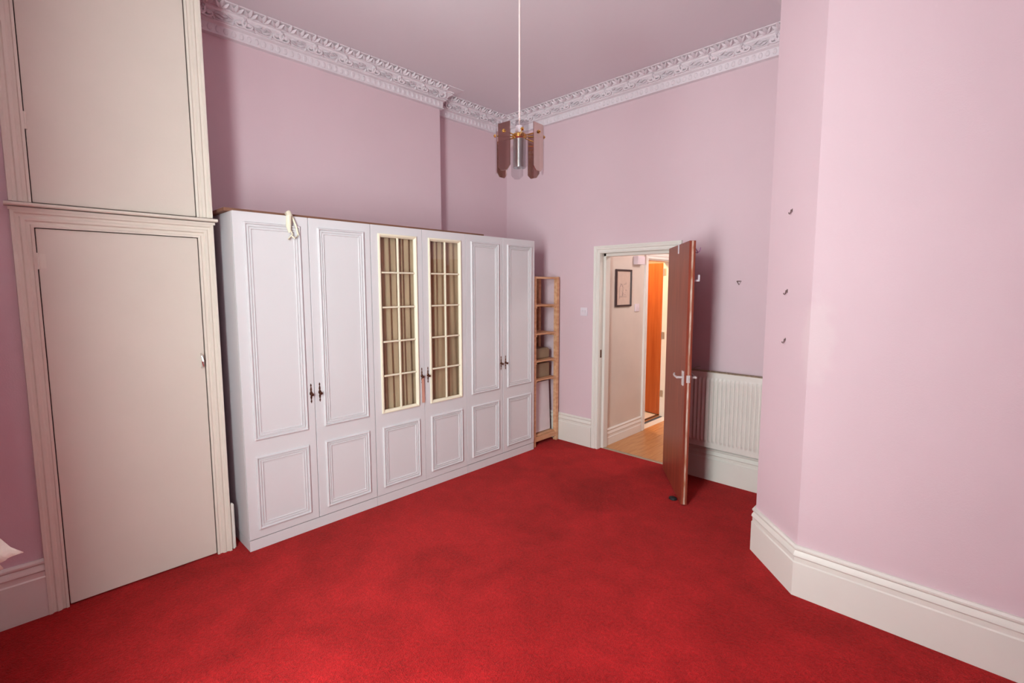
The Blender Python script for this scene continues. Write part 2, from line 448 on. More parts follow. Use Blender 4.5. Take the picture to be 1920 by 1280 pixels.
# ------------------------------------------------------------------ built-in cupboard (left)
cup = tag(empty('built_in_cupboard', (XL, 0.46, 0)), 'tall cream built-in cupboard with two flat doors left of the wardrobes', 'cupboard')
YZ = lambda x: (lambda p, h: (x + h, p[0], p[1]))
cas = [(0.0, 0.0), (0.0, 0.014), (0.010, 0.018), (0.014, 0.012), (0.026, 0.012), (0.032, 0.020), (0.044, 0.022), (0.050, 0.016), (0.060, 0.018), (0.066, 0.026), (0.078, 0.026), (0.080, 0.0)]
yo = 0.46
# lower casing: U path (anticlockwise seen from the room so that left = outward)
MB().sweep([(0.118-yo, 0.0), (0.118-yo, 1.957), (0.808-yo, 1.957), (0.808-yo, 0.0)], cas, YZ(0), solid=True).build('lower_casing', 'cream_casing', cup, smooth=True)
MB().sweep([(0.118-yo, 2.075), (0.118-yo, 3.36)], cas, YZ(0), solid=True).build('upper_casing', 'cream_casing', cup, smooth=True)
MB().sweep([(0.808-yo, 3.36), (0.808-yo, 2.075)], cas, YZ(0), solid=True).build('upper_casing', 'cream_casing', cup, smooth=True)
led = MB().box(0, 0.03, 0.034-yo, 0.895-yo, 2.034, 2.048)
led.sweep([(0.022-yo, 2.052), (0.906-yo, 2.052)], [(0, 0), (0, 0.046), (0.005, 0.052), (0.012, 0.052), (0.017, 0.046), (0.017, 0)], YZ(0), solid=True)
led.build('ledge', 'cream_casing', cup, smooth=True)
d = MB().box(-0.024, 0.004, 0.1225-yo, 0.804-yo, 0.008, 1.953).build('lower_door', 'cream_door', cup, bevel=0.002)
h = MB(); h.tube([(0.004, 0.787-yo, 1.270), (0.030, 0.787-yo, 1.258), (0.036, 0.787-yo, 1.228), (0.030, 0.787-yo, 1.198), (0.004, 0.787-yo, 1.186)], [0.006, 0.006, 0.007, 0.006, 0.006], 8)
h.build('handle', 'chrome', d, smooth=True)
for z in (1.795,):
    hb = MB().tube([(0.008, 0.121-yo, z-0.04), (0.008, 0.121-yo, z+0.04)], 0.007, 8); hb.box(0.004, 0.007, 0.127-yo, 0.150-yo, z-0.036, z+0.036)
    hb.build('hinge', 'cream_casing', d, smooth=True)
d2 = MB().box(-0.024, 0.004, 0.1222-yo, 0.804-yo, 2.078, 3.315).build('upper_door', 'cream_door', cup, bevel=0.002)
hb = MB().tube([(0.008, 0.121-yo, 2.42), (0.008, 0.121-yo, 2.50)], 0.007, 8); hb.build('hinge', 'cream_casing', d2, smooth=True)
# stub of old skirting on the cupboard's right edge
MB().box(-0.012, 0.016, 0.889-yo, 0.912-yo, 0, 0.30).build('skirting_stub', 'cream_gloss', cup, bevel=0.006)

# ------------------------------------------------------------------ wardrobes
DWID = 0.4522
mould = [(0.0, 0.0), (0.002, 0.009), (0.006, 0.0135), (0.011, 0.0135), (0.015, 0.003), (0.021, 0.003), (0.023, 0.009), (0.028, 0.009), (0.030, 0.002), (0.036, 0.002), (0.038, 0.0065), (0.042, 0.0065), (0.044, 0.0)]
def moulding(parent, y0, z0, y1, z1, x, prof=mould, m='white_vinyl', name='moulding'):
    # clockwise so that left normal points inwards: (y,z) anticlockwise has left = inside
    return MB().sweep([(y0, z0), (y1, z0), (y1, z1), (y0, z1)], prof, YZ(x), closed=True).build(name, m, parent, smooth=True)
def handle_mesh():
    b = MB()
    b.lathe([(0.0005, -0.068), (0.003, -0.062), (0.006, -0.054), (0.0025, -0.046), (0.004, -0.040), (0.007, -0.026), (0.0045, -0.014), (0.009, -0.008), (0.011, 0.0), (0.009, 0.008),
             (0.0045, 0.014), (0.007, 0.026), (0.004, 0.040), (0.0025, 0.046), (0.006, 0.054), (0.003, 0.062), (0.0005, 0.068)], (0.002, 0, 0), 8, sx=0.45)
    b.lathe([(0.004, 0.002), (0.004, 0.014), (0.009, 0.018), (0.011, 0.024), (0.008, 0.030), (0.002, 0.032)], (0, 0, -0.006), 10, axis='x')
    return b
me_handle = handle_mesh().mesh('handle', 'bronze', smooth=True)
Z0, Z1 = 0.072, 2.119
PT, PBm, LT, LB = 2.060, 0.708, 0.604, 0.127      # panel heights
me_pane = None
def wardrobe(i, label, glazed):
    global me_pane
    y0 = 0.956 + i*2*DWID
    root = tag(empty('wardrobe', (XW, y0, 0)), label, 'wardrobe', 'row of fitted wardrobes')
    D = 0.575; g = 0.0015
    b = MB()
    b.box(-D, -0.020, g, 0.018, Z0, Z1-0.001); b.box(-D, -0.020, 2*DWID-0.018, 2*DWID-g, Z0, Z1-0.001)
    b.box(-D, -0.020, 0.018, 2*DWID-0.018, Z1-0.020, Z1-0.001); b.box(-D, -0.020, 0.018, 2*DWID-0.018, Z0, Z0+0.018)
    b.box(-D, -D+0.006, 0.018, 2*DWID-0.018, Z0+0.018, Z1-0.020)
    b.build('carcass', 'white_vinyl', root)
    MB().box(-D, -0.003, g, 2*DWID-g, 0.0, Z0-0.003).build('plinth', 'white_vinyl', root)
    for k in range(2):
        dy = k*DWID
        a0, a1 = 0.0016, DWID-0.0016
        m0, m1 = 0.058, DWID-0.054
        if not glazed:
            d = MB().box(-0.018, 0, a0, a1, Z0+0.002, Z1).build('door', 'white_vinyl', root, (0, dy, 0), bevel=0.0025)
            moulding(d, m0, PBm, m1, PT, 0)
        else:
            bb = MB()
            q0, q1, qz0, qz1 = m0+0.016, m1-0.016, PBm+0.016, PT-0.016
            bb.box(-0.018, 0, a0, q0, Z0+0.002, Z1).box(-0.018, 0, q1, a1, Z0+0.002, Z1).box(-0.018, 0, q0, q1, Z0+0.002, qz0).box(-0.018, 0, q0, q1, qz1, Z1)
            d = bb.build('door', 'white_vinyl', root, (0, dy, 0))
            gp = [(0.0, 0.0), (0.002, 0.010), (0.010, 0.013), (0.016, 0.010), (0.020, 0.003), (0.026, -0.004), (0.026, -0.012), (0.0, -0.012)]
            moulding(d, m0, PBm, m1, PT, 0, gp, 'cream_moulding', 'glazing_frame')
            iy0, iy1, iz0, iz1 = m0+0.026, m1-0.026, PBm+0.026, PT-0.026
            t = 0.007
            ym = (iy0+iy1)/2
            MB().sweep([(ym, iz0), (ym, iz1)], [(-t, -0.008), (-t, 0.001), (-t*.5, 0.006), (t*.5, 0.006), (t, 0.001), (t, -0.008)], YZ(0), solid=True).build('muntin', 'cream_moulding', d, smooth=True)
            rows = [iz0 + (iz1-iz0)*r/5 for r in range(6)]
            for r in range(1, 5):
                for (ya, yb) in ((iy0, ym-t), (ym+t, iy1)):
                    MB().sweep([(ya, rows[r]), (yb, rows[r])], [(-t, -0.008), (-t, 0.001), (-t*.5, 0.006), (t*.5, 0.006), (t, 0.001), (t, -0.008)], YZ(0), solid=True).build('muntin', 'cream_moulding', d, smooth=True)
            for r in range(5):
                for (ya, yb) in ((iy0, ym-t), (ym+t, iy1)):
                    za = rows[r] + (t if r else 0); zb = rows[r+1] - (t if r < 4 else 0)
                    MB().box(-0.007, -0.003, ya, yb, za, zb).build('pane', 'pane_glass', d)
            # pleated curtain hung inside the door
            cu = MB(); nx, nz = 60, 14; vs = []
            for jz in range(nz+1):
                tz = jz/nz; z = iz0-0.06 + (iz1-iz0+0.10)*tz
                for ix in range(nx+1):
                    tx = ix/nx; yy = iy0-0.035 + (iy1-iy0+0.07)*tx
                    amp = 0.011*(0.6+0.4*math.sin(3*tx+k*2))
                    x = -0.048 + amp*math.sin(tx*2*math.pi*6.2 + 0.9*math.sin(2.2*tz+k) + k*1.7) + 0.005*math.sin(tx*37+tz*2.5)
                    vs.append((x, yy, z))
            fs = [(jz*(nx+1)+ix, jz*(nx+1)+ix+1, (jz+1)*(nx+1)+ix+1, (jz+1)*(nx+1)+ix) for jz in range(nz) for ix in range(nx)]
            cu.add(vs, fs); co = cu.build('curtain', 'curtain_beige', d, smooth=True)
            co['label'] = 'beige pleated curtain behind the panes'
        moulding(d, m0, LB, m1, LT, 0)
        hz = 0.953
        share('handle', me_handle, d, (0.0, DWID-0.026 if k == 0 else 0.034, hz))
    return root
wardrobe(0, 'white panelled wardrobe unit next to the cream cupboard, leftmost of three', False)
wardrobe(1, 'middle white wardrobe unit with glazed doors and beige curtains', True)
wardrobe(2, 'white panelled wardrobe unit beside the pine shelf, rightmost of three', False)

# board lying on top of the wardrobes
tag(MB().box(-3.78, -3.262, 0.93, 3.03, Z1+0.0005, Z1+0.020).build('hardboard_sheet', 'hardboard'), 'long brown board lying on top of the wardrobes', 'board')
# white cord looped over the first wardrobe door
cd = MB()
yc = 1.300
cd.tube([(XW-0.036, yc-0.012, Z1+0.017), (XW+0.004, yc-0.014, Z1+0.019), (XW+0.022, yc-0.020, Z1-0.006), (XW+0.021, yc-0.026, 2.05), (XW+0.021, yc-0.020, 2.012)], [0.012, 0.015, 0.018, 0.016, 0.007], 10)
cd.tube([(XW+0.012, yc-0.004, Z1+0.012), (XW+0.021, yc+0.020, 2.06), (XW+0.022, yc+0.034, 2.000), (XW+0.022, yc+0.010, 1.978), (XW+0.022, yc-0.012, 1.996)], 0.006, 8)
cd.tube([(XW+0.022, yc-0.018, 2.03), (XW+0.022, yc-0.004, 2.005), (XW+0.022, yc-0.030, 1.968)], 0.006, 8)
tag(cd.build('knotted_cord', 'cream_moulding', smooth=True), 'knotted white cloth cord hanging over the top of the leftmost wardrobe door', 'cord')
# tag hanging from a handle of the glazed wardrobe
tg = MB(); hy = 0.956+2*DWID+DWID-0.026
tg.prism([(hy+0.004-0.014, 0.735), (hy+0.016, 0.732), (hy+0.013, 0.925), (hy+0.006, 0.940), (hy-0.010, 0.925)], lambda p, q: (q, p[0], p[1]), XW+0.013, XW+0.016)
tag(tg.build('handle_tag', 'pink_tag'), 'narrow pinkish strip hanging from a handle of the glazed wardrobe', 'tag')

# ------------------------------------------------------------------ pine shelf unit in the corner
sh = tag(empty('pine_shelf_unit', (-3.235, 3.69, 0)), 'narrow open pine shelf unit between the wardrobes and the doorway wall', 'shelf')
SW, SD = 0.410, 0.30
for y in (0.0, SW-0.038):
    for x in (0.0, -SD+0.045):
        MB().box(x-0.045, x, y, y+0.038, 0, 1.752).build('post', 'pine', sh, bevel=0.002)
for y in (0.002, SW-0.036):
    MB().box(-SD, 0.0, y, y+0.034, 1.752, 1.772).build('top_rail', 'pine', sh, bevel=0.002)
MB().box(-0.034, -0.004, 0.038, SW-0.038, 1.750, 1.770).build('front_rail', 'pine', sh, bevel=0.002)
MB().box(-0.030, -0.006, 0.038, SW-0.038, 0.050, 0.098).build('front_rail', 'pine', sh, bevel=0.002)
for z in (1.484, 1.190, 0.905, 0.708):
    s_ = empty('shelf', (0, 0, z), parent=sh)
    for k in range(4):
        x1 = -0.004 - k*0.074
        MB().box(x1-0.060, x1, 0.040, SW-0.040, -0.016, 0).build('slat', 'pine', s_, bevel=0.002)
    for y in (0.040, SW-0.060):
        MB().box(-SD+0.01, -0.010, y, y+0.020, -0.036, -0.016).build('bearer', 'pine', s_)
b = MB().box(-0.235, -0.068, 0.050, 0.338, 0.003, 0.112)
tag(b.build('cardboard_box', 'cardboard', loc=(-3.235, 3.69, 0.905), bevel=0.012), 'brown box on the third shelf down of the pine unit', 'box', 'boxes on the pine unit')
b = MB().box(-0.235, -0.070, 0.050, 0.334, 0.003, 0.150)
tag(b.build('cardboard_box', 'cardboard', loc=(-3.235, 3.69, 0.708), bevel=0.003), 'brown box on the fourth shelf down of the pine unit, below another brown box', 'box', 'boxes on the pine unit')
b = MB().obox((-0.085, 0.196, 0.388), (0.004, 0, 0.0), (0, 0.158, 0), (-0.012, 0, 0.268))
tag(b.build('white_panel', 'white_board', loc=(-3.235, 3.69, 0), bevel=0.002), 'white board leaning in the bottom of the pine unit', 'board')
MB().box(-SD+0.01, -0.032, 0.040, SW-0.040, 0.098, 0.112).build('bottom_board', 'pine', sh)

# ------------------------------------------------------------------ room door (frame + open leaf)
door = tag(empty('door_1', (-2.355, YB, 0)), 'open brown wooden door with cream casing leading to the hall', 'door', kind='structure')
xo = -2.355
XZ = lambda y: (lambda p, h: (p[0], y - h, p[1]))
casp = [(0.0, 0.0), (0.0, 0.014), (0.008, 0.017), (0.014, 0.012), (0.030, 0.012), (0.036, 0.020), (0.048, 0.022), (0.054, 0.017), (0.062, 0.022), (0.070, 0.022), (0.072, 0.0)]
MB().sweep([(DX0+0.005-xo, 0.0), (DX0+0.005-xo, DZ-0.005), (DX1-0.005-xo, DZ-0.005), (DX1-0.005-xo, 0.0)], casp, XZ(0), solid=True).build('casing', 'cream_gloss', door, smooth=True)
J = 0.028
MB().box(DX0-xo, DX0+J-0.02-xo, 0, 0.13, 0, DZ).build('jamb', 'cream_gloss', door)
MB().box(DX1-J+0.02-xo, DX1-xo, 0, 0.13, 0, DZ).build('jamb', 'cream_gloss', door)
MB().box(DX0-xo, DX1-xo, 0, 0.13, DZ-0.008, DZ).build('jamb', 'cream_gloss', door)
st = MB(); st.box(DX0+0.008-xo, DX0+0.036-xo, 0.050, 0.13, 0, DZ-0.008); st.box(DX1-0.036-xo, DX1-0.008-xo, 0.05, 0.13, 0, DZ-0.008); st.box(DX0+0.008-xo, DX1-0.008-xo, 0.05, 0.13, DZ-0.036, DZ-0.008)
st.build('door_stop', 'cream_gloss', door, bevel=0.003)
MB().box(DX0+0.0082-xo, DX0+0.0100-xo, 0.010, 0.034, 0.95, 1.03).build('strike_plate', 'bronze', door)
MB().sweep([(DX0-xo, 0.068), (DX1-xo, 0.068)], [(-0.018, 0.0), (-0.014, 0.008), (0.014, 0.008), (0.018, 0.0)], XY, solid=True).build('threshold_strip', 'strip_metal', door)
# leaf: local x from free edge to hinge, y thickness (0 = hall face, visible), z up
fe = Vector((-1.538, 3.459)); hg = Vector((-1.993, 4.070))
ang = math.atan2(hg.y-fe.y, hg.x-fe.x)
leaf = MB().box(0, 0.762, -0.045, 0, 0.012, 2.000).build('leaf', 'mahogany', door, bevel=0.002)
leaf.location = (fe.x-xo, fe.y-YB, 0); leaf.rotation_euler = (0, 0, ang)
leaf['label'] = 'brown wood veneer door leaf'
MB().box(-0.0012, 0.0, -0.030, -0.017, 0.014, 1.998).build('edge_strip', 'worn_edge', leaf)
lk = MB().box(-0.003, 0.0, -0.036, -0.010, 0.955, 1.010); lk.box(-0.012, 0.0, -0.028, -0.016, 0.975, 0.992)
lk.build('latch_plate', 'silver_alu', leaf)
for sy, nm in ((1, 'lever_handle'), (-1, 'lever_handle')):
    y0 = 0.0 if sy > 0 else -0.045
    b = MB().box(0.040, 0.082, min(y0, y0+sy*0.008), max(y0, y0+sy*0.008), 0.925, 1.035)
    b.tube([(0.061, y0+sy*0.006, 0.985), (0.061, y0+sy*0.045, 0.985)], 0.009, 8)
    b.tube([(0.056, y0+sy*0.045, 0.985), (0.090, y0+sy*0.048, 0.986), (0.135, y0+sy*0.048, 0.984), (0.165, y0+sy*0.046, 0.988), (0.178, y0+sy*0.040, 0.996)], [0.009, 0.008, 0.008, 0.008, 0.007], 8)
    b.build(nm, 'silver_alu', leaf, smooth=True)
for z in (0.25, 1.0, 1.75):
    MB().tube([(0.766, -0.044, z-0.045), (0.766, -0.044, z+0.045)], 0.007, 8).build('hinge', 'steel', leaf, smooth=True)
# hooks on the door leaf
dd = Vector((math.cos(ang), math.sin(ang), 0)); dn = Vector((-math.sin(ang), math.cos(ang), 0))   # dn = hall face outward
F0 = Vector((fe.x, fe.y, 0))
def onleaf(a, t, z): return F0 + dd*a + dn*t + Vector((0, 0, z))
def hook_obj(name, m, base, parts, label, cat, group=None, smooth=True):
    b = MB()
    for (kind, *r) in parts:
        if kind == 't': b.tube([p - base for p in r[0]], r[1], 8)
        else: b.obox(Vector(r[0]) - base, *r[1:])
    return tag(b.build(name, m, loc=base, smooth=smooth), label, cat, group)
p = onleaf(0.055, -0.0455, 1.70)
hook_obj('plastic_hook', 'white_plastic', p, [('b', onleaf(0.055, -0.049, 1.735), dd*0.020, dn*0.003, Vector((0, 0, 0.030))),
    ('b', onleaf(0.055, -0.070, 1.712), dd*0.012, dn*0.020, Vector((0, 0, 0.006))), ('b', onleaf(0.055, -0.086, 1.732), dd*0.012, dn*0.005, Vector((0, 0, 0.022)))],
    'white plastic hook stuck on the far face of the open door', 'hook', smooth=False)
p = onleaf(0.05, -0.046, 1.90)
hook_obj('wire_hook', 'lilac_plastic', p, [('t', [onleaf(0.08, -0.047, 1.975), onleaf(0.08, -0.05, 1.925), onleaf(0.08, -0.075, 1.915), onleaf(0.08, -0.092, 1.93), onleaf(0.08, -0.098, 1.955)], 0.0035),
    ('t', [onleaf(0.08, -0.050, 1.96), onleaf(0.08, -0.065, 1.945), onleaf(0.08, -0.08, 1.92)], 0.003)],
    'lilac wire hook near the top of the open door', 'hook')
p = onleaf(0.36, 0.0, 2.0)
hook_obj('over_door_strap', 'white_plastic', p, [('b', onleaf(0.36, 0.0022, 1.965), dd*0.016, dn*0.0018, Vector((0, 0, 0.036))), ('b', onleaf(0.36, -0.0225, 2.0022), dd*0.016, dn*0.0265, Vector((0, 0, 0.0018))),
    ('b', onleaf(0.36, -0.0472, 1.965), dd*0.016, dn*0.0018, Vector((0, 0, 0.036)))],
    'small white strap clipped over the top edge of the open door', 'hook', smooth=False)
ds = MB().lathe([(0.022, 0.0), (0.026, 0.004), (0.024, 0.016), (0.014, 0.022), (0.002, 0.023)], n=12, sx=1.3)
tag(ds.build('rubber_doorstop', 'black_rubber', loc=(-1.635, 3.53, 0.0), smooth=True), 'small black rubber doorstop on the carpet beside the open door', 'doorstop')

# ------------------------------------------------------------------ radiator
RX0, RX1, RZ0, RZ1 = -1.78, -0.985, 0.312, 0.955
rad = tag(empty('radiator', ((RX0+RX1)/2, 4.03, RZ0)), 'cream ribbed panel radiator on the wall behind the open door', 'radiator')
rw = (RX1-RX0)/2; rh = RZ1-RZ0
nfl = 24; per = 8; nx = nfl*per
zs = [0, 0.018, 0.040, 0.050, 0.062, 0.075, 0.30, 0.55, rh-0.075, rh-0.062, rh-0.050, rh-0.040, rh-0.018, rh]
def env(z):
    e = min(z-0.040, rh-0.040-z)/0.032
    return max(0, min(1, e))
vs = []
for z in zs:
    for i in range(nx+1):
        t = i/nx; ph = (i % per)/per
        fl = max(0.0, math.sin(ph*math.pi*2 - math.pi/2)*0.5+0.5)
        e = env(z); e = e*e*(3-2*e)
        vs.append((-rw + 2*rw*t, -0.014*fl*e, z))
fs = [(j*(nx+1)+i, j*(nx+1)+i+1, (j+1)*(nx+1)+i+1, (j+1)*(nx+1)+i) for j in range(len(zs)-1) for i in range(nx)]
pn = MB().add(vs, fs); pn.box(-rw, rw, 0.0005, 0.012, 0, rh)
pn.build('front_panel', 'radiator_enamel', rad, smooth=True)
MB().box(-rw, rw, 0.050, 0.062, 0, rh-0.006).build('rear_panel', 'radiator_enamel', rad)
for s in (-1, 1):
    MB().box(s*rw-0.002, s*rw+0.002, -0.002, 0.064, 0.02, rh+0.004).build('side_panel', 'radiator_enamel', rad)
tgm = MB().box(-rw, rw, 0.0, 0.005, rh, rh+0.006).box(-rw, rw, 0.058, 0.064, rh, rh+0.006).box(-rw, rw, 0.029, 0.034, rh, rh+0.005)
n = 40
for i in range(n+1):
    x = -rw + 2*rw*i/n; tgm.box(x-0.005, x+0.005, 0.005, 0.058, rh+0.001, rh+0.005)
tgm.build('top_grille', 'rust_grille', rad)
for s in (-0.3, 0.3):
    MB().box(s-0.015, s+0.015, 0.062, 0.097, 0.10, rh-0.08).build('wall_bracket', 'radiator_enamel', rad)
MB().tube([(rw-0.03, 0.03, 0.02), (rw-0.03, 0.03, -0.05), (rw-0.03, 0.04, -0.20), (rw-0.03, 0.04, -0.311)], 0.0075, 8).build('pipe', 'radiator_enamel', rad, smooth=True)
# thin twig of wire lying on the radiator
tag(MB().tube([(-1.735, 4.06, 0.965), (-1.72, 4.055, 0.975), (-1.69, 4.06, 0.987), (-1.675, 4.065, 0.992)], 0.003, 6).build('wire_scrap', 'strip_metal', smooth=True), 'thin scrap of wire resting on the radiator top', 'wire')

# ------------------------------------------------------------------ wall switch, wall hooks
sw = tag(empty('light_switch', (-2.931, YB, 1.412)), 'white plastic light switch on the wall left of the doorway', 'switch')
MB().box(-0.043, 0.043, -0.010, 0, -0.043, 0.043).build('plate', 'white_plastic', sw, bevel=0.003)
for s in (-1, 1):
    MB().obox((s*0.014, -0.012, 0), (0.008, 0, 0), (0, 0.004, 0.001), (0, -0.002, 0.014)).build('rocker', 'white_plastic', sw, bevel=0.001)
nrm = Vector((-1, -1, 0)).normalized(); tng = Vector((1, -1, 0)).normalized(); up = Vector((0, 0, 1))
for (x, y, z, txt) in ((-0.768, 3.029, 2.076, 'topmost'), (-0.774, 3.035, 1.635, 'middle'), (-0.767, 3.028, 1.363, 'lowest')):
    q = Vector((x, y, z))
    hook_obj('wall_hook', 'hook_metal', q, [('t', [q + nrm*0.0 + up*0.010, q + nrm*0.012 + up*0.010, q + nrm*0.014 - up*0.006, q + nrm*0.017 - up*0.012, q + nrm*0.022 - up*0.010, q + nrm*0.024 - up*0.003], 0.0028),
        ('b', q + nrm*0.002 + up*0.008, tng*0.006, nrm*0.002, up*0.010)],
        txt + ' of three small metal hooks on the angled pink wall', 'hook', 'metal hooks on the angled wall')
q = Vector((-1.411, YB, 1.698))
hook_obj('picture_hook', 'bronze', q, [('t', [q + Vector((-0.016, -0.006, 0.014)), q + Vector((0.016, -0.006, 0.014)), q + Vector((0.002, -0.008, -0.016)), q + Vector((-0.016, -0.006, 0.014))], 0.0032),
    ('t', [q + Vector((0, 0.0, 0.010)), q + Vector((0, -0.008, 0.012))], 0.003)], 'tiny triangular picture hook on the wall above the radiator', 'hook')

# ------------------------------------------------------------------ pendant lamp
LX, LY = -1.632, 1.752
lamp = tag(empty('pendant_lamp', (LX, LY, 2.20)), 'glass and brass pendant lamp with smoked panels hanging from the ceiling', 'lamp')
lz = lambda z: z - 2.20
MB().lathe([(0.045, lz(ZC)), (0.045, lz(ZC-0.012)), (0.030, lz(ZC-0.030)), (0.008, lz(ZC-0.036))], n=20).build('ceiling_rose', 'white_plastic', lamp, smooth=True)
MB().tube([(0, 0, lz(ZC-0.03)), (0, 0, lz(2.428))], 0.0042, 8).build('cord', 'cord_white', lamp, smooth=True)
MB().lathe([(0.008, lz(2.432)), (0.018, lz(2.428)), (0.022, lz(2.405)), (0.016, lz(2.392)), (0.016, lz(2.34)), (0.010, lz(2.335))], n=16).build('lamp_holder', 'white_plastic', lamp, smooth=True)
MB().lathe([(0.030, lz(2.392)), (0.034, lz(2.387)), (0.034, lz(2.373)), (0.028, lz(2.367))], n=20).build('hub', 'gold', lamp, smooth=True)
ct = MB()
nn = 20; vs = []
for (r, z) in ((0.030, 2.367), (0.030, 2.235), (0.0285, 2.235), (0.0285, 2.367)):
    for k in range(nn):
        a_ = 2*math.pi*k/nn; vs.append((r*math.cos(a_), r*math.sin(a_), lz(z)))
ct.add(vs, [(i*nn+k, i*nn+(k+1) % nn, ((i+1) % 4)*nn+(k+1) % nn, ((i+1) % 4)*nn+k) for i in range(4) for k in range(nn)])
ct.build('glass_tube', 'lamp_etched', lamp, smooth=True)
MB().lathe([(0.008, lz(2.335)), (0.012, lz(2.325)), (0.017, lz(2.30)), (0.012, lz(2.27)), (0.002, lz(2.26))], n=12).build('bulb', 'lamp_etched', lamp, smooth=True)
RP = 0.112
base_a = math.atan2(-LY, -LX)       # towards the camera
for k in range(8):
    a_ = base_a + R(6) + k*math.pi/4
    o_ = Vector((math.cos(a_), math.sin(a_), 0)); t_ = Vector((-math.sin(a_), math.cos(a_), 0))
    wd = 0.036 if k % 2 else 0.030
    zt, zb = lz(2.418), lz(2.205)
    c_ = 0.018
    poly = [(-wd, zt), (-wd, zb+c_), (-wd+c_, zb), (wd-c_, zb), (wd, zb+c_), (wd, zt)]
    b = MB().prism(poly, lambda p, h: tuple(o_*(RP+h) + t_*p[0] + up*p[1]), -0.002, 0.002)
    pan = b.build('glass_panel', 'lamp_smoked' if k % 2 else 'lamp_clear', lamp)
    if k % 2: pan['label'] = 'smoked glass panel'
    else: pan['label'] = 'clear glass panel'
    b = MB().tube([o_*0.030 + up*lz(2.380), o_*(RP-0.002) + up*lz(2.380)], 0.0032, 6)
    b.build('arm', 'gold', lamp, smooth=True)
    fin = MB()
    fin.tube([o_*(RP+0.002) + up*lz(2.380), o_*(RP+0.007) + up*lz(2.380), o_*(RP+0.012) + up*lz(2.380)], [0.008, 0.0075, 0.002], 10)
    fin.build('finial', 'gold', lamp, smooth=True)

# ------------------------------------------------------------------ curtain at the window recess (only its hem reaches the frame)
rodc = tag(empty('curtain_rail', (-1.2, -0.16, 3.16)), 'white curtain rail over the window, above the frame', 'rail')
MB().tube([(-1.45, 0, 0), (0.95, 0, 0)], 0.012, 8).build('pole', 'white_frame', rodc, smooth=True)
for x in (-1.40, 0.85): MB().box(x-0.01, x+0.01, -0.12, 0.0, -0.012, 0.012).build('bracket', 'white_frame', rodc)
cu = MB(); nx, nz = 72, 30; vs = []
for j in range(nz+1):
    t = j/nz; z = 0.725 + 2.43*t**1.3
    fl = max(0.0, 1-t*1.6)**5
    for i in range(nx+1):
        s = i/nx; x = -2.55 + 0.30*s
        bulge = math.exp(-((s-0.52)/0.22)**2)
        y = -0.168 + 0.024*math.sin(s*2*math.pi*4.5+0.4) + fl*(0.118*bulge + 0.012*math.sin(s*2*math.pi*9))
        zz = z - (0.0 if j else 0.030*(1-bulge))
        vs.append((x, y, zz))
cu.add(vs, [(j*(nx+1)+i, j*(nx+1)+i+1, (j+1)*(nx+1)+i+1, (j+1)*(nx+1)+i) for j in range(nz) for i in range(nx)])
co = cu.build('window_curtain', 'white_cloth', smooth=True)
sol = co.modifiers.new('thickness', 'SOLIDIFY'); sol.thickness = 0.003
tag(co, 'white curtain hem poking in at the far left edge', 'curtain')

# ------------------------------------------------------------------ hall beyond the door
XH = -2.745
HY1 = 7.0
fl = tag(empty('floor_hall', (-1.9, 5.5, 0)), 'light oak laminate floor of the hall beyond the door', 'floor', kind='structure')
pw, pl_ = 0.128, 1.2
me_pl = MB().box(-pw/2+0.0006, pw/2-0.0006, -pl_/2+0.0006, pl_/2-0.0006, -0.012, -0.001).mesh('plank', 'laminate', bevel=0.001)
for i in range(14):
    for j in range(4):
        x = XH + pw/2 + i*pw; y = 4.2 + pl_/2 + j*pl_ - (0.0 if i % 3 == 0 else (0.4 if i % 3 == 1 else 0.8))
        if y - pl_/2 < 4.199:
            y0 = 4.20; y1 = y + pl_/2
            MB().box(-pw/2+0.0006, pw/2-0.0006, -(y1-y0)/2, (y1-y0)/2-0.0006, -0.012, -0.001).build('plank', 'laminate', fl, (x+1.9, (y0+y1)/2-5.5, 0))
        elif y + pl_/2 < HY1+0.5:
            share('plank', me_pl, fl, (x+1.9, y-5.5, 0))
MB().box(-0.99, 1.0, -1.3, 1.6, -0.05, -0.013).build('subfloor', 'dark_gap', fl)
D2A, D2B, D2Z = 5.085, 5.775, 1.985
w = MB(); w.box(XH-0.14, XH, YB+0.13, D2A, 0, 2.7); w.box(XH-0.14, XH, D2B, HY1, 0, 2.7); w.box(XH-0.14, XH, D2A, D2B, D2Z, 2.7)
tag(w.build('wall_hall', 'hall_wall'), 'cream hall wall with the framed picture', 'wall', kind='structure')
w = MB(); w.box(-0.95, -0.85, YB+0.13, HY1, 0, 2.7); w.box(XH-0.14, -0.85, HY1, HY1+0.1, 0, 2.7)
tag(w.build('wall_hall_far', 'hall_wall'), 'cream far wall of the hall', 'wall', kind='structure')
tag(MB().box(-5.0, -0.85, YB+0.13, HY1+0.1, 2.7, 2.8).build('ceiling_hall', 'ceiling_paint'), 'hall ceiling', 'ceiling', kind='structure')
o = MB().sweep([(XH, 5.000), (XH, YB+0.13)], skirt_prof(0.175, 0.02), XY).build('baseboard_hall', 'hall_trim', smooth=True)
tag(o, 'white skirting along the hall wall under the picture', 'skirting', kind='structure')
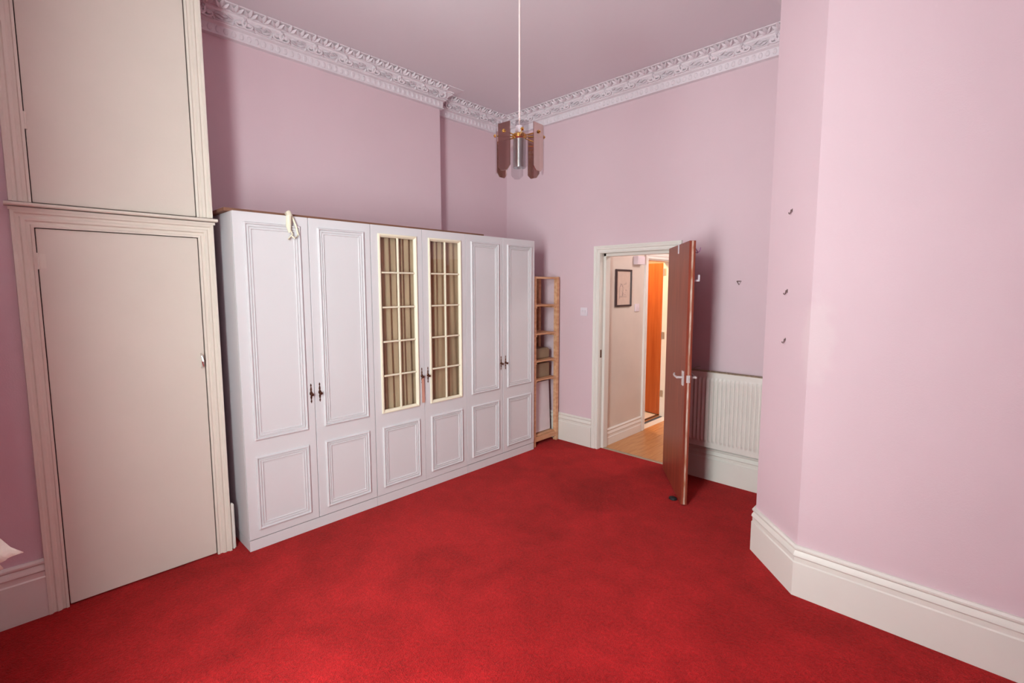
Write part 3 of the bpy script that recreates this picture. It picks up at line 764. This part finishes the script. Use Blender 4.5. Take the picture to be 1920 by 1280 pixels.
# second doorway
d2 = tag(empty('door_2', (XH, 5.43, 0)), 'orange wooden door standing open in the warm lit room off the hall', 'door', kind='structure')
yo2 = 5.43
MB().sweep([(D2A-yo2, 0), (D2A-yo2, D2Z), (D2B-yo2, D2Z), (D2B-yo2, 0)], [(u*1.0, h*1.0) for (u, h) in casp], YZ(0), solid=True).build('casing', 'hall_trim', d2, smooth=True)
jb = MB(); jb.box(-0.14, 0, D2A-yo2, D2A+0.012-yo2, 0, D2Z); jb.box(-0.14, 0, D2B-0.022-yo2, D2B-yo2, 0, D2Z); jb.box(-0.14, 0, D2A-yo2, D2B-yo2, D2Z-0.012, D2Z)
jb.build('jamb', 'cream_gloss', d2)
MB().box(-0.135, -0.100, D2A+0.012-yo2, D2B-0.022-yo2, -0.001, 0.006).build('threshold_strip', 'dark_strip', d2)
MB().box(-0.20, -0.155, D2A-yo2, D2B+0.1-yo2, -0.001, 0.005).build('threshold_strip', 'brown_strip', d2)
MB().box(-0.155, -0.135, D2A-yo2, D2B-yo2, -0.001, 0.004).build('threshold_strip', 'laminate', d2)
lf = MB().box(-0.72, 0, -0.02, 0.02, 0.010, 1.965).build('leaf', 'orange_wood', d2, (-0.150, D2B+0.035-yo2, 0)); lf.rotation_euler = (0, 0, R(-10))
for z in (0.30, 1.05, 1.85):
    hb = MB().box(-0.128, -0.100, -0.002, 0.0, z-0.045, z+0.045); hb.tube([(-0.136, -0.003, z-0.045), (-0.136, -0.003, z+0.045)], 0.006, 8)
    hb.build('hinge', 'steel', d2, (0, D2B-0.022-yo2, 0), smooth=True)
# small room beyond
tag(MB().box(-4.9, XH, 4.35, HY1, -0.05, -0.002).build('floor_bathroom', 'bath_floor'), 'white floor of the warm lit room beyond the hall', 'floor', kind='structure')
w = MB(); w.box(-4.9, -4.8, 4.35, HY1, 0, 2.7); w.box(-4.8, XH-0.14, 4.35, 4.45, 0, 2.7); w.box(-4.8, XH-0.14, HY1-0.1, HY1, 0, 2.7)
tag(w.build('wall_bathroom', 'cream_door'), 'cream walls of the warm lit room beyond the hall', 'wall', kind='structure')
def dome_light(name, loc, power, col, label):
    t = tag(empty(name, loc), label, 'light')
    MB().lathe([(0.12, 0.0), (0.12, -0.015), (0.10, -0.02)], n=20).build('base', 'white_plastic', t, smooth=True)
    MB().lathe([(0.105, -0.02), (0.10, -0.05), (0.07, -0.08), (0.01, -0.09)], n=20).build('diffuser', 'warm_bulb', t, smooth=True)
    l = bpy.data.lights.new(name + '_bulb', 'POINT'); l.energy = power; l.color = col; l.shadow_soft_size = 0.1
    lo = bpy.data.objects.new(name + '_bulb', l); COL.objects.link(lo); lo.parent = t; lo.location = (0, 0, -0.2)
dome_light('bathroom_ceiling_light', (-3.35, 5.25, 2.70), 62, (1.0, 0.66, 0.30), 'warm ceiling light in the room beyond the hall')
dome_light('hall_ceiling_light', (-1.6, 5.3, 2.70), 32, (1.0, 0.96, 0.92), 'ceiling light in the hall')
# picture
pic = tag(empty('framed_picture', (XH, 4.565, 1.653)), 'dark framed sketch on the hall wall seen through the doorway', 'picture')
pwid, phei = 0.157, 0.197
MB().sweep([(-pwid, -phei), (pwid, -phei), (pwid, phei), (-pwid, phei)], [(0, 0), (0, 0.016), (0.004, 0.020), (0.016, 0.020), (0.020, 0.014), (0.020, 0)], YZ(0), closed=True).build('frame', 'frame_dark', pic, smooth=True)
MB().box(0.002, 0.007, -pwid+0.018, pwid-0.018, -phei+0.018, phei-0.018).build('print', 'paper', pic)
ink = MB(); rr = random.Random(3)
def stroke(a, b, wv=0.0016):
    a = Vector((0.0076, *a)); b = Vector((0.0076, *b)); dv = (b-a); 
    if dv.length < 1e-4: return
    n_ = Vector((0, -dv.z, dv.y)).normalized()*wv
    ink.obox((a+b)/2, dv/2, n_, Vector((0.0003, 0, 0)))
stroke((-0.075, -0.11), (-0.075, 0.01)); stroke((-0.075, -0.095), (0.065, -0.095), 0.001); stroke((-0.07, -0.085), (0.06, -0.085), 0.001)
stroke((-0.075, 0.01), (-0.04, 0.045)); stroke((-0.04, 0.045), (-0.01, 0.01)); stroke((-0.01, 0.01), (-0.01, -0.08))
for k in range(26):
    y = rr.uniform(-0.06, 0.065); z = rr.uniform(-0.075, 0.05); stroke((y, z), (y + rr.uniform(-.02, .02), z + rr.uniform(-.018, .018)), 0.0009)
ink.build('sketch_lines', 'ink', pic)
s2 = tag(empty('hall_switch', (XH, 4.862, 1.436)), 'white switch plate on the hall wall below the white box', 'switch')
MB().box(0, 0.012, -0.045, 0.045, -0.042, 0.042).build('plate', 'white_plastic', s2, bevel=0.003)
MB().box(0.012, 0.016, -0.010, 0.010, -0.014, 0.014).build('rocker', 'white_plastic', s2, bevel=0.001)
bx = tag(empty('wall_box', (XH, 4.86, 1.955)), 'white electrical box high on the hall wall beside the orange door', 'box')
MB().box(0, 0.055, -0.09, 0.07, -0.045, 0.045).build('body', 'white_plastic', bx, bevel=0.004)
MB().box(0.055, 0.058, -0.07, 0.05, -0.030, 0.030).build('cover', 'white_plastic', bx, bevel=0.001)
